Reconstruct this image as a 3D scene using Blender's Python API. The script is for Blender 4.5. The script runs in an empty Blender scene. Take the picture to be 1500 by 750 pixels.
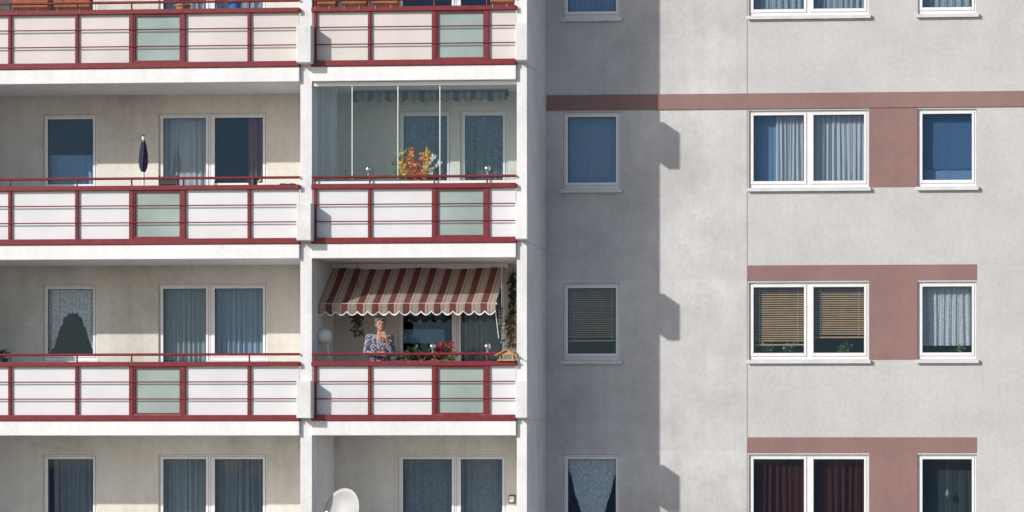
import bpy, bmesh, math, random
from mathutils import Vector, Matrix
random.seed(7)
sc = bpy.context.scene; col = sc.collection
sin, cos, PI, R = math.sin, math.cos, math.pi, math.radians

# ---------------------------------------------------------------- camera
EYE = Vector((8.2, -46, 5.0)); PSI = R(4.3); FPX = 4154.0
fw = Vector((-sin(PSI), cos(PSI), 0)); rt = Vector((cos(PSI), sin(PSI), 0)); up = Vector((0, 0, 1))
c0 = Vector((0, 0, 8.2)) - EYE
UX = FPX*c0.dot(rt)/c0.dot(fw); UY = FPX*c0.z/c0.dot(fw)
cd = bpy.data.cameras.new('camera'); cam = bpy.data.objects.new('camera', cd); col.objects.link(cam)
cam.location = EYE; cam.rotation_euler = (PI/2, 0, PSI)
cd.sensor_width = 36; cd.lens = FPX/1500*36; cd.shift_x = UX/1500; cd.shift_y = UY/1500
cd.clip_start = 0.5; cd.clip_end = 3000
sc.camera = cam
def P(px, py, Y):
    d = fw + rt*((px-750+UX)/FPX) + up*((375-py+UY)/FPX)
    return EYE + d*((Y-EYE.y)/d.y)
def X(px, Y): return P(px, 375, Y).x
def Zp(px, py, Y): return P(px, py, Y).z

# ---------------------------------------------------------------- light
SUNV = Vector((1.047, 1.0, -0.737)).normalized()
elev = math.asin(-SUNV.z); azim = math.atan2(-SUNV.x, -SUNV.y)
w = bpy.data.worlds.new('World'); sc.world = w; w.use_nodes = True
nt = w.node_tree; nt.nodes.clear()
sky = nt.nodes.new('ShaderNodeTexSky'); sky.sky_type = 'NISHITA'; sky.sun_disc = False
sky.sun_elevation = elev; sky.sun_rotation = azim % (2*PI); sky.air_density = 1.0; sky.dust_density = 1.2
bg = nt.nodes.new('ShaderNodeBackground'); bg.inputs[1].default_value = 0.122
wo = nt.nodes.new('ShaderNodeOutputWorld')
nt.links.new(sky.outputs[0], bg.inputs[0]); nt.links.new(bg.outputs[0], wo.inputs[0])
sd = bpy.data.lights.new('sun', 'SUN'); sd.energy = 4.0; sd.angle = R(0.6); sd.color = (1, 0.955, 0.90)
sun = bpy.data.objects.new('sun', sd); col.objects.link(sun)
sun.location = (-30, -30, 40); sun.rotation_euler = SUNV.to_track_quat('-Z', 'Y').to_euler()
sc.view_settings.view_transform = 'Standard'; sc.view_settings.look = 'None'; sc.view_settings.exposure = 0

# ---------------------------------------------------------------- materials
def nmat(name):
    m = bpy.data.materials.new(name); m.use_nodes = True
    n = m.node_tree.nodes; n.clear()
    out = n.new('ShaderNodeOutputMaterial')
    return m, n, m.node_tree.links, out
def pos(n, l, scale=(1, 1, 1)):
    g = n.new('ShaderNodeNewGeometry'); mp = n.new('ShaderNodeMapping')
    mp.inputs['Scale'].default_value = scale
    l.new(g.outputs['Position'], mp.inputs['Vector']); return mp.outputs[0]
def noise(n, l, vec, scale, detail=4, rough=.55):
    t = n.new('ShaderNodeTexNoise'); t.inputs['Scale'].default_value = scale
    t.inputs['Detail'].default_value = detail; t.inputs['Roughness'].default_value = rough
    l.new(vec, t.inputs['Vector']); return t.outputs[0]
def ramp(n, l, fac, stops):
    r = n.new('ShaderNodeValToRGB'); e = r.color_ramp.elements
    while len(e) < len(stops): e.new(0.5)
    for i, (p, c) in enumerate(stops):
        e[i].position = p; e[i].color = (*c, 1) if len(c) == 3 else c
    l.new(fac, r.inputs[0]); return r.outputs[0]
def mixc(n, l, a, b, fac, mode='MIX'):
    x = n.new('ShaderNodeMix'); x.data_type = 'RGBA'; x.blend_type = mode
    for s, v in ((x.inputs[0], fac), (x.inputs[6], a), (x.inputs[7], b)):
        if hasattr(v, 'is_linked'): l.new(v, s)
        else: s.default_value = v if isinstance(v, float) else (*v, 1)
    return x.outputs[2]
def mth(n, l, op, a, b=None):
    x = n.new('ShaderNodeMath'); x.operation = op
    for s, v in ((x.inputs[0], a), (x.inputs[1], b)):
        if v is None: continue
        if hasattr(v, 'is_linked'): l.new(v, s)
        else: s.default_value = v
    return x.outputs[0]
def bump(n, l, h, strength, dist=.01):
    b = n.new('ShaderNodeBump'); b.inputs['Strength'].default_value = strength; b.inputs['Distance'].default_value = dist
    l.new(h, b.inputs['Height']); return b.outputs[0]
def simple(name, c, rough=.6, var=.12, scale=6, metallic=0, bmp=0.1, bscale=80):
    m, n, l, out = nmat(name); p = n.new('ShaderNodeBsdfPrincipled')
    v = pos(n, l)
    c1 = tuple(x*(1-var) for x in c); c2 = tuple(min(1, x*(1+var)) for x in c)
    l.new(ramp(n, l, noise(n, l, v, scale), [(.3, c1), (.7, c2)]), p.inputs['Base Color'])
    p.inputs['Roughness'].default_value = rough; p.inputs['Metallic'].default_value = metallic
    if bmp: l.new(bump(n, l, noise(n, l, v, bscale), bmp, .004), p.inputs['Normal'])
    l.new(p.outputs[0], out.inputs[0]); return m
def plaster(name, c, light, dark, streak=.5, grain=.35, runoff=None, speck=.6):
    """weathered render: cloudy patches, vertical run-off streaks, grain"""
    m, n, l, out = nmat(name); p = n.new('ShaderNodeBsdfPrincipled')
    v = pos(n, l)
    base = ramp(n, l, noise(n, l, v, .8, 7, .70), [(.32, dark), (.5, c), (.7, light)])
    st = noise(n, l, pos(n, l, (5, 5, .35)), 1.0, 5, .6)
    stc = ramp(n, l, st, [(.3, (.86, .86, .86)), (.55, (1, 1, 1)), (.75, (1.05, 1.05, 1.05))])
    a = mixc(n, l, base, stc, streak, 'MULTIPLY')
    if runoff is not None:
        g = n.new('ShaderNodeNewGeometry'); s = n.new('ShaderNodeSeparateXYZ'); l.new(g.outputs['Position'], s.inputs[0])
        t = mth(n, l, 'FRACT', mth(n, l, 'DIVIDE', mth(n, l, 'SUBTRACT', s.outputs[2], runoff), 2.8))
        t = mth(n, l, 'ADD', t, mth(n, l, 'MULTIPLY', mth(n, l, 'SUBTRACT', noise(n, l, pos(n, l, (3.2, 3.2, .8)), 1.0, 5, .6), .5), .8))
        wash = ramp(n, l, t, [(.40, (1, 1, 1)), (.62, (.955, .95, .945)), (.80, (1, 1, 1)), (1.0, (1.07, 1.07, 1.08))])
        a = mixc(n, l, a, wash, 1.0, 'MULTIPLY')
    fine = ramp(n, l, noise(n, l, v, 16, 6, .75), [(.3, (.86, .86, .86)), (.65, (1.04, 1.04, 1.04))])
    b = mixc(n, l, a, fine, speck, 'MULTIPLY')
    l.new(b, p.inputs['Base Color']); p.inputs['Roughness'].default_value = .9
    p.inputs['Specular IOR Level'].default_value = .25
    l.new(bump(n, l, noise(n, l, v, 38, 6, .75), grain, .014), p.inputs['Normal'])
    l.new(p.outputs[0], out.inputs[0]); return m
def glass(name, tint=(.78, .85, .90), gl=(.32, .57, 1.0), base=.062, wob=.015):
    m, n, l, out = nmat(name)
    t = n.new('ShaderNodeBsdfTransparent'); t.inputs[0].default_value = (*tint, 1)
    g = n.new('ShaderNodeBsdfGlossy'); g.inputs[0].default_value = (*gl, 1); g.inputs['Roughness'].default_value = .02
    l.new(bump(n, l, noise(n, l, pos(n, l), 1.1, 1), wob, .1), g.inputs['Normal'])
    f = n.new('ShaderNodeLayerWeight'); f.inputs[0].default_value = .5
    a = mth(n, l, 'ADD', mth(n, l, 'POWER', f.outputs['Facing'], 5.0), base)
    mx = n.new('ShaderNodeMixShader'); l.new(a, mx.inputs[0]); l.new(t.outputs[0], mx.inputs[1]); l.new(g.outputs[0], mx.inputs[2])
    l.new(mx.outputs[0], out.inputs[0]); return m
def sheer(name, c, alpha=.7, lace=None, con=.22, trans=.3):
    m, n, l, out = nmat(name)
    d = n.new('ShaderNodeBsdfDiffuse'); d.inputs[0].default_value = (*c, 1)
    tl = n.new('ShaderNodeBsdfTranslucent'); tl.inputs[0].default_value = (*c, 1)
    m1 = n.new('ShaderNodeMixShader'); m1.inputs[0].default_value = trans
    l.new(d.outputs[0], m1.inputs[1]); l.new(tl.outputs[0], m1.inputs[2])
    t = n.new('ShaderNodeBsdfTransparent')
    m2 = n.new('ShaderNodeMixShader'); m2.inputs[0].default_value = alpha
    if lace:
        v = n.new('ShaderNodeTexVoronoi'); v.inputs['Scale'].default_value = lace; v.feature = 'F1'
        l.new(pos(n, l, (1, 0, 1)), v.inputs['Vector'])
        r1 = ramp(n, l, v.outputs['Distance'], [(.15, (min(1, alpha+.12),)*3), (.4, (alpha-con,)*3), (.6, (min(1, alpha+.08),)*3)])
        l.new(r1, m2.inputs[0])
    l.new(t.outputs[0], m2.inputs[1]); l.new(m1.outputs[0], m2.inputs[2]); l.new(m2.outputs[0], out.inputs[0]); return m
def stripes(name, cols, period, axis=0, trans=.3):
    m, n, l, out = nmat(name); p = n.new('ShaderNodeBsdfPrincipled'); p.inputs['Roughness'].default_value = .85
    g = n.new('ShaderNodeNewGeometry'); s = n.new('ShaderNodeSeparateXYZ'); l.new(g.outputs['Position'], s.inputs[0])
    b = mth(n, l, 'FRACT', mth(n, l, 'DIVIDE', s.outputs[axis], period))
    r = ramp(n, l, b, cols)
    for nd in n:
        if nd.type == 'VALTORGB': nd.color_ramp.interpolation = 'CONSTANT'
    f = ramp(n, l, noise(n, l, pos(n, l), 5), [(.3, (.82,)*3), (.7, (1.05,)*3)])
    l.new(mixc(n, l, r, f, 1.0, 'MULTIPLY'), p.inputs['Base Color'])
    tl = n.new('ShaderNodeBsdfTranslucent'); l.new(r, tl.inputs[0])
    mx = n.new('ShaderNodeMixShader'); mx.inputs[0].default_value = trans
    l.new(p.outputs[0], mx.inputs[1]); l.new(tl.outputs[0], mx.inputs[2]); l.new(mx.outputs[0], out.inputs[0]); return m

M = {}
M['facade'] = plaster('weathered_grey_render', (.555, .548, .55), (.655, .65, .655), (.46, .452, .452), .4, .5, 7.8, .85)
M['facade2'] = plaster('grey_render', (.55, .542, .54), (.59, .582, .58), (.50, .492, .49), .2, .5, None, .85)
M['mauve'] = plaster('mauve_paint', (.275, .168, .160), (.305, .186, .178), (.245, .15, .145), .3, .35)
M['loggia'] = plaster('beige_render', (.70, .67, .615), (.77, .74, .69), (.57, .54, .495), .6, .5)
M['concrete'] = plaster('white_painted_concrete', (.74, .745, .76), (.81, .81, .82), (.62, .62, .63), .6, .3)
M['fascia'] = plaster('white_slab_edge', (.80, .80, .81), (.84, .84, .85), (.73, .73, .74), .45, .2)
M['panel'] = simple('white_panel', (.66, .66, .69), .5, .06, 1.5, bmp=.05)
M['panel_cream'] = simple('cream_panel', (.61, .57, .555), .5, .07, 1.5, bmp=.05)
M['red'] = simple('wine_red_paint', (.17, .011, .020), .4, .22, 8, bmp=.08)
M['pvc'] = simple('white_window_plastic', (.76, .76, .78), .35, .04, 4, bmp=0)
M['sill'] = simple('pale_sill_metal', (.62, .62, .64), .4, .1, 6, bmp=.05)
M['frost'] = simple('frosted_green_glass', (.30, .375, .365), .16, .18, 1.2, bmp=0)
M['glass'] = glass('window_glass')
M['glass_dim'] = glass('balcony_window_glass', (.82, .88, .91), (.34, .56, .95), .058, .03)
M['clear'] = glass('clear_glass', (.88, .93, .94), (.65, .85, 1), .05, .012)
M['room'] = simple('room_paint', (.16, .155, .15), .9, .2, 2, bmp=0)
M['ground'] = simple('paved_ground', (.27, .25, .22), .95, .25, .8, bmp=.3, bscale=12)
M['white'] = simple('white_enamel', (.80, .80, .79), .4, .05, 5, bmp=0)
M['dish'] = simple('pale_grey_enamel', (.42, .42, .42), .5, .08, 5, bmp=0)
M['grey'] = simple('grey_metal', (.35, .35, .36), .4, .1, 5, metallic=.6, bmp=0)
M['dark'] = simple('dark_plastic', (.025, .025, .03), .5, .2, 8, bmp=0)
M['navy'] = simple('navy_canvas', (.03, .032, .07), .8, .25, 12, bmp=.2)
M['terra'] = simple('terracotta', (.36, .15, .075), .8, .2, 9)
M['wood'] = simple('yellow_wood', (.50, .30, .09), .6, .2, 14)
M['brown'] = simple('brown_wicker', (.14, .08, .04), .8, .3, 20)
M['soil'] = simple('soil', (.05, .035, .025), 1, .3, 30)
M['leaf'] = simple('leaf_green', (.08, .17, .04), .6, .5, 25, bmp=0)
M['darkleaf'] = simple('dark_leaf', (.03, .055, .022), .6, .5, 25, bmp=0)
M['dryleaf'] = simple('dry_leaf', (.17, .12, .045), .7, .5, 25, bmp=0)
M['orange'] = simple('orange_petal', (.88, .24, .015), .6, .2, 30, bmp=0)
M['yellow'] = simple('yellow_petal', (.90, .56, .02), .6, .2, 30, bmp=0)
M['redp'] = simple('red_petal', (.50, .02, .03), .6, .3, 30, bmp=0)
M['whitep'] = simple('white_petal', (.8, .78, .75), .6, .05, 30, bmp=0)
M['bluepot'] = simple('blue_glaze', (.03, .17, .45), .25, .1, 10, bmp=0)
M['chrome'] = simple('silvered_glass', (.7, .72, .75), .15, .03, 10, metallic=1, bmp=0)
M['drop'] = simple('smoky_glass_drop', (.22, .24, .25), .1, .1, 30, bmp=0)
M['skin'] = simple('skin', (.40, .21, .14), .5, .08, 30, bmp=0)
M['hair'] = simple('grey_hair', (.10, .096, .094), .7, .45, 60, bmp=.3)
M['trousers'] = simple('dark_trousers', (.03, .035, .05), .85, .2, 20, bmp=.1)
M['eye'] = simple('eye', (.03, .025, .02), .2, 0, 1, bmp=0)
M['lip'] = simple('lip', (.30, .09, .08), .5, .05, 30, bmp=0)
M['tanslat'] = simple('tan_slats', (.50, .31, .165), .5, .12, 6, bmp=0)
M['brownslat'] = simple('brown_slats', (.62, .39, .21), .5, .15, 6, bmp=0)
M['c_white'] = sheer('sheer_white', (.76, .77, .78), .84)
M['c_lace'] = sheer('white_lace', (.84, .85, .86), .78, 50, .26)
M['c_ornate'] = sheer('ornate_white_lace', (.97, .97, .96), .88, 44, .42, .1)
M['c_darklace'] = sheer('dim_lace', (.50, .56, .55), .34, 26, .24)
M['c_fine'] = sheer('fine_net', (.58, .67, .70), .68, 70, .14)
M['c_grey'] = sheer('grey_drape', (.31, .35, .40), .93)
M['c_dark'] = sheer('grey_striped_drape', (.34, .335, .33), .90)
M['c_green'] = sheer('dark_green_grey_net', (.075, .09, .085), .8)
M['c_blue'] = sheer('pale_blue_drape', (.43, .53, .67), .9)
M['c_deep'] = sheer('deep_blue_reflection_tint', (.085, .165, .30), .95)  # sky reflection put into the colour of a sheet
M['c_mid'] = sheer('mid_blue_reflection_tint', (.20, .34, .52), .95)  # lighter sky reflection, also put into sheet colour
M['c_bright'] = sheer('bright_blue_sheet', (.28, .50, .78), .9)
M['c_red'] = sheer('dark_red_drape', (.085, .026, .017), .97)
M['c_rose'] = sheer('rose_drape', (.36, .17, .14), .9)
M['c_pat'] = sheer('patterned_grey', (.36, .41, .46), .85, 34, .2)
CR = (.58, .49, .43); CR2 = (.53, .435, .375)
M['awn'] = stripes('red_striped_canvas', [(0, (.235, .085, .070)), (.42, CR), (.56, (.40, .22, .185)), (.61, CR), (.82, CR2)], .25, 0, .52)
M['awn2'] = stripes('green_striped_canvas', [(0, (.07, .15, .13)), (.35, (.38, .34, .29)), (.6, (.20, .25, .24)), (.8, (.42, .36, .32))], .28)
m, n, l, out = nmat('floral_blouse'); p = n.new('ShaderNodeBsdfPrincipled'); p.inputs['Roughness'].default_value = .85
v = n.new('ShaderNodeTexVoronoi'); v.inputs['Scale'].default_value = 36; l.new(pos(n, l), v.inputs['Vector'])
l.new(ramp(n, l, v.outputs['Distance'], [(.22, (.46, .46, .50)), (.42, (.22, .23, .29)), (.60, (.065, .07, .11))]), p.inputs['Base Color'])
l.new(p.outputs[0], out.inputs[0]); M['blouse'] = m

# ---------------------------------------------------------------- mesh helper
def wloc(o):
    v = Vector((0, 0, 0))
    while o: v = v + o.location; o = o.parent
    return v
class MB:
    def __init__(s): s.bm = bmesh.new()
    def box(s, x0, x1, y0, y1, z0, z1):
        vs = [s.bm.verts.new((x, y, z)) for z in (z0, z1) for (x, y) in ((x0, y0), (x1, y0), (x1, y1), (x0, y1))]
        for f in ((3, 2, 1, 0), (4, 5, 6, 7), (0, 1, 5, 4), (1, 2, 6, 5), (2, 3, 7, 6), (3, 0, 4, 7)):
            s.bm.faces.new([vs[i] for i in f])
        return s
    def poly(s, pts):
        s.bm.faces.new([s.bm.verts.new(p) for p in pts]); return s
    def ring(s, x0, x1, z0, z1, y0, y1, a, b=None, t=None):
        b = a if b is None else b; t = a if t is None else t
        s.box(x0, x0+a, y0, y1, z0, z1); s.box(x1-a, x1, y0, y1, z0, z1)
        s.box(x0+a, x1-a, y0, y1, z0, z0+b); s.box(x0+a, x1-a, y0, y1, z1-t, z1); return s
    def tube(s, p, q, r, r2=None, n=10):
        p = Vector(p); q = Vector(q); r2 = r if r2 is None else r2
        d = (q-p).normalized(); a = d.orthogonal().normalized(); b = d.cross(a)
        A = [s.bm.verts.new(p+(a*cos(2*PI*i/n)+b*sin(2*PI*i/n))*r) for i in range(n)]
        B = [s.bm.verts.new(q+(a*cos(2*PI*i/n)+b*sin(2*PI*i/n))*r2) for i in range(n)]
        for i in range(n): s.bm.faces.new((A[i], A[(i+1) % n], B[(i+1) % n], B[i]))
        s.bm.faces.new(A[::-1]); s.bm.faces.new(B); return s
    def path(s, pts, r, n=8):
        for a, b in zip(pts[:-1], pts[1:]): s.tube(a, b, r, r, n)
        return s
    def ball(s, c, r, n=16):
        r = (r, r, r) if not hasattr(r, '__len__') else r
        bmesh.ops.create_uvsphere(s.bm, u_segments=n, v_segments=max(6, n*2//3), radius=1,
            matrix=Matrix.Translation(c) @ Matrix.Diagonal((*r, 1))); return s
    def caps(s, p, r1, q, r2, n=12):
        s.ball(p, r1, n); s.ball(q, r2, n); s.tube(p, q, r1, r2, n); return s
    def lathe(s, c, prof, n=20):
        c = Vector(c); rings = []
        for r, z in prof: rings.append([s.bm.verts.new(c+Vector((r*cos(2*PI*i/n), r*sin(2*PI*i/n), z))) for i in range(n)])
        for a, b in zip(rings[:-1], rings[1:]):
            for i in range(n): s.bm.faces.new((a[i], a[(i+1) % n], b[(i+1) % n], b[i]))
        s.bm.faces.new(rings[0][::-1]); s.bm.faces.new(rings[-1]); return s
    def leaf(s, c, size, d=None):
        c = Vector(c)
        d = Vector(d) if d else Vector((random.gauss(0, 1), random.gauss(0, 1), random.gauss(.3, .7)))
        d.normalize(); a = d.orthogonal().normalized()
        a.rotate(Matrix.Rotation(random.random()*6.28, 3, d)); b = d.cross(a)
        s.poly([c, c+d*size*.5+a*size*.3+b*size*.06, c+d*size, c+d*size*.5-a*size*.3+b*size*.06]); return s
    def blade(s, c, size, d, wd=.016):
        c = Vector(c); d = Vector(d).normalized(); a = Vector((1, .3, 0)); a = (a-d*a.dot(d)).normalized()
        t = c+d*size; m_ = c+d*size*.55+Vector((0, 0, .02))
        s.poly([c-a*wd*.5, c+a*wd*.5, m_+a*wd, m_-a*wd]); s.poly([m_-a*wd, m_+a*wd, t]); return s
    def bloom(s, c, size, k=7):
        for i in range(k):
            s.leaf(c, size*random.uniform(.7, 1), (random.gauss(0, 1), random.gauss(-.6, .7), random.gauss(.3, .8)))
        return s
    def build(s, name, mat, parent=None, origin=None, smooth=False, bevel=0):
        if parent is not None: off = wloc(parent)
        elif origin is not None: off = Vector(origin)
        else:
            vs = [v.co for v in s.bm.verts]
            off = Vector(((min(v.x for v in vs)+max(v.x for v in vs))/2, (min(v.y for v in vs)+max(v.y for v in vs))/2, min(v.z for v in vs)))
        for v in s.bm.verts: v.co -= off
        me = bpy.data.meshes.new(name); s.bm.to_mesh(me); s.bm.free()
        me.materials.append(mat)
        if smooth:
            for p in me.polygons: p.use_smooth = True
        o = bpy.data.objects.new(name, me); col.objects.link(o)
        if parent is not None: o.parent = parent
        else: o.location = off
        if bevel:
            b = o.modifiers.new('bevel', 'BEVEL'); b.width = bevel; b.segments = 2; b.limit_method = 'ANGLE'
        return o
def empty(name, loc, label, cat, group=None):
    o = bpy.data.objects.new(name, None); col.objects.link(o); o.location = loc
    o.empty_display_size = .2
    return tag(o, label, cat, group)
def tag(o, label, cat, group=None):
    o['label'] = label; o['category'] = cat
    if group: o['group'] = group
    return o

# ---------------------------------------------------------------- ground
g = MB(); g.poly([(-900, -900, 0), (900, -900, 0), (900, 900, 0), (-900, 900, 0)])
go = g.build('ground', M['ground'], origin=(0, 0, 0)); go['kind'] = 'structure'; go['label'] = 'paved ground in front of the apartment block'; go['category'] = 'ground'

# ---------------------------------------------------------------- building
H = 2.8; BASE = 8.30; YF = -1.80; YB = -0.33
bld = empty('apartment_building', (0, 0, 0), 'grey concrete apartment block with wine red balcony railings and mauve painted bands', 'building')
XL = -14.0; XR = 14.0; ZTOP = 16.0
D0, D1 = X(440, YF), X(457, YF)          # left divider
E0, E1 = X(757, YF), X(772, YF)          # right divider
ZT, ZB = 10.545, 9.287                   # window head and sill, second row
rows = [H, 0, -H, -2*H]                  # offsets of the four visible storeys from the second

def wall(name, x0, x1, z0, z1, y, thick, holes, mat, label=None):
    bm = MB(); xs = sorted({x0, x1, *[h[0] for h in holes], *[h[1] for h in holes]})
    zs = sorted({z0, z1, *[h[2] for h in holes], *[h[3] for h in holes]})
    vd = {}
    def V(x, z):
        if (x, z) not in vd: vd[(x, z)] = bm.bm.verts.new((x, y, z))
        return vd[(x, z)]
    def inh(a, b): return any(h[0] < a < h[1] and h[2] < b < h[3] for h in holes)
    for i in range(len(xs)-1):
        for j in range(len(zs)-1):
            if inh((xs[i]+xs[i+1])/2, (zs[j]+zs[j+1])/2): continue
            bm.bm.faces.new((V(xs[i], zs[j]), V(xs[i+1], zs[j]), V(xs[i+1], zs[j+1]), V(xs[i], zs[j+1])))
    y2 = y+thick
    for h in holes:
        a, b, c, d = h
        if not inh(a-.001, (c+d)/2): bm.poly([(a, y, c), (a, y, d), (a, y2, d), (a, y2, c)])
        if not inh(b+.001, (c+d)/2): bm.poly([(b, y, c), (b, y2, c), (b, y2, d), (b, y, d)])
        bm.poly([(a, y, c), (b, y, c), (b, y2, c), (a, y2, c)]); bm.poly([(a, y, d), (a, y2, d), (b, y2, d), (b, y, d)])
    bm.poly([(x0, y, z0), (x0, y2, z0), (x0, y2, z1), (x0, y, z1)]); bm.poly([(x1, y, z0), (x1, y, z1), (x1, y2, z1), (x1, y2, z0)])
    o = bm.build(name, mat, bld)
    if label: o['label'] = label
    return o

REC = .035
def window(x0, x1, z0, z1, yw, splits=(), sill=True, label=None, door=False, fr=.03, sa=.042):
    """outer frame as the part; sashes, panes and sills as its sub-parts"""
    y0 = yw+REC; e = .002
    f = MB(); f.ring(x0+e, x1-e, z0+e, z1-e, y0, y0+.07, fr, .055, fr)
    edges = [x0+e+fr]
    for t in splits:
        xm = x0+(x1-x0)*t; f.box(xm-.035, xm+.035, y0, y0+.07, z0+e+.055, z1-e-fr); edges += [xm-.035, xm+.035]
    edges.append(x1-e-fr)
    fo = f.build('balcony_door' if door else 'window', M['pvc'], bld, bevel=.006)
    if label: fo['label'] = label
    for i in range(0, len(edges), 2):
        a, b = edges[i]+.001, edges[i+1]-.001
        MB().ring(a, b, z0+.058, z1-fr-.003, y0-.012, y0+.055, sa, .055 if not door else .10, sa).build('sash', M['pvc'], fo, bevel=.006)
        gk = MB(); q = y0+.02
        zz0, zz1 = z0+.058+(.05 if not door else .095), z1-fr-.003-sa+.005
        gk.ring(a+sa-.001, b-sa+.001, zz0+.004, zz1-.004, y0-.004, y0+.015, .007).build('gasket', M['dark'], fo)
        MB().poly([(a+sa-.005, q, zz0), (b-sa+.005, q, zz0), (b-sa+.005, q, zz1), (a+sa-.005, q, zz1)]).build('pane', M['glass' if yw > -.1 else 'glass_dim'], fo)
    if sill:
        s = MB(); s.box(x0-.035, x1+.035, yw-.055, yw+REC-.002, z0-.045, z0-.004); s.box(x0-.035, x1+.035, yw-.058, yw-.055, z0-.06, z0-.006)
        s.build('sill', M['sill'], fo)
        MB().box(x0+.01, x1-.01, y0+.075, y0+.28, z0-.0, z0+.03).build('inner_sill', M['pvc'], fo)
    return fo

holesL, holesP, holesQ = [], [], []
SM = (X(825, 0), X(908.5, 0)); DB = (X(1097, 0), X(1272.5, 0)); SG = (X(1344.5, 0), X(1430.5, 0))
LS = (X(63, YB), X(142, YB)); LD = (X(232, YB), X(307.5, YB)); LW = (X(307.5, YB), X(391, YB))
MW = (X(583, YB), X(668, YB)); MD = (X(668, YB), X(742, YB))
MWB = (X(584, YB), X(661, YB)); MDB = (X(674, YB), X(743, YB))
nm = ['top row', 'second row', 'third row', 'bottom row']
for k, dz in enumerate(rows):
    zt, zb = ZT+dz, ZB+dz; fl = BASE+dz+.10
    holesP.append((*SM, zb, zt)); window(*SM, zb, zt, 0, label='small window beside the balconies, '+nm[k])
    holesQ.append((*DB, zb, zt)); window(*DB, zb, zt, 0, (.5,), label='wide two-sash window, '+nm[k])
    holesQ.append((*SG, zb, zt)); window(*SG, zb, zt, 0, label='single window at the right edge, '+nm[k])
    holesL.append((*LS, zb, zt)); window(*LS, zb, zt, YB, label='small window on the left balcony, '+nm[k])
    holesL.append((*LD, fl, zt)); window(*LD, fl, zt, YB, sill=False, door=True, label='glazed door of the left balcony, '+nm[k])
    holesL.append((*LW, zb, zt)); window(*LW, zb, zt, YB, label='window beside the left balcony door, '+nm[k])
    a, b = (MWB, MDB) if k == 1 else (MW, MD)
    holesL.append((*a, zb, zt)); window(*a, zb, zt, YB, label='window of the middle balcony, '+nm[k])
    holesL.append((*b, fl, zt)); window(*b, fl, zt, YB, sill=False, door=True, label='glazed door of the middle balcony, '+nm[k])
XJ = X(1094.5, 0)
wall('balcony_back_wall', XL, E0-.003, 0, ZTOP, YB, .2, holesL, M['loggia'], 'beige rendered wall behind the balconies')
wall('facade_wall', E0-.001, XJ-.004, 0, ZTOP, 0, .2, holesP, M['facade'], 'weathered grey wall panel beside the balconies')
wall('facade_wall', XJ+.004, XR, 0, ZTOP, 0, .2, holesQ, M['facade2'], 'grey wall panel with the mauve painted fields')
# painted mauve fields, a few millimetres proud
zb0, zb1 = 10.575, 10.826
MB().box(E1+.02, XR, -.022, -.002, zb0, zb1).build('painted_band', M['mauve'], bld)['label'] = 'long mauve band across the grey wall'
for k in (1, 2, 3):
    dz = rows[k]; b = MB()
    if k > 1: b.box(DB[0]-.03, SG[1]+.0, -.008, .003, ZT+dz+.03, zb1+dz)
    b.box(DB[1]+.008, SG[0]-.008, -.0078, .003, ZB+dz-.0, (ZT+dz+.03) if k > 1 else zb0)
    b.build('painted_field', M['mauve'], bld)
# interior shell: storeys, partitions, back wall
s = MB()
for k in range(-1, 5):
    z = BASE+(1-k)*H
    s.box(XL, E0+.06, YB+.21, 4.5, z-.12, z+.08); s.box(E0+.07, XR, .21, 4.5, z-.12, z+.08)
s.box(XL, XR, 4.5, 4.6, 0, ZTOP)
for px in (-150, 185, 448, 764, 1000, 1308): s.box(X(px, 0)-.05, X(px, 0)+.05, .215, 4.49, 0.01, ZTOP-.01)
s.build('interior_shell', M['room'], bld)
MB().box(XL, XR, -.3, 9, ZTOP+.002, ZTOP+.3).build('roof', M['concrete'], bld)
# divider walls: one precast panel per storey over a core, thin joints, front plates
DIV = ((D0, D1, YB-.003), (E0, E1, -.002), (X(-92, YF), X(-76, YF), YB-.003))
for (a, b, yb) in DIV:
    MB().box(a+.012, b-.012, YF+.012, yb-.001, 0, ZTOP-.02).build('divider_core', M['concrete'], bld)
for k in range(-1, 5):
    z = BASE+(1-k)*H
    for (a, b, yb) in DIV:
        MB().box(a, b, YF, yb, max(z+.003, 0.0), min(z+H-.003, ZTOP)).build('divider_wall', M['concrete'], bld, bevel=.004)
for k in range(0, 4):
    z = BASE+rows[k]
    for (a, b) in ((434, 455.5), (755, 772.5)):
        MB().box(X(a, YF-.27), X(b, YF-.27), YF-.27, YF-.003, z+.02, z+.61).build('divider_plate', M['concrete'], bld, bevel=.012)

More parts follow.
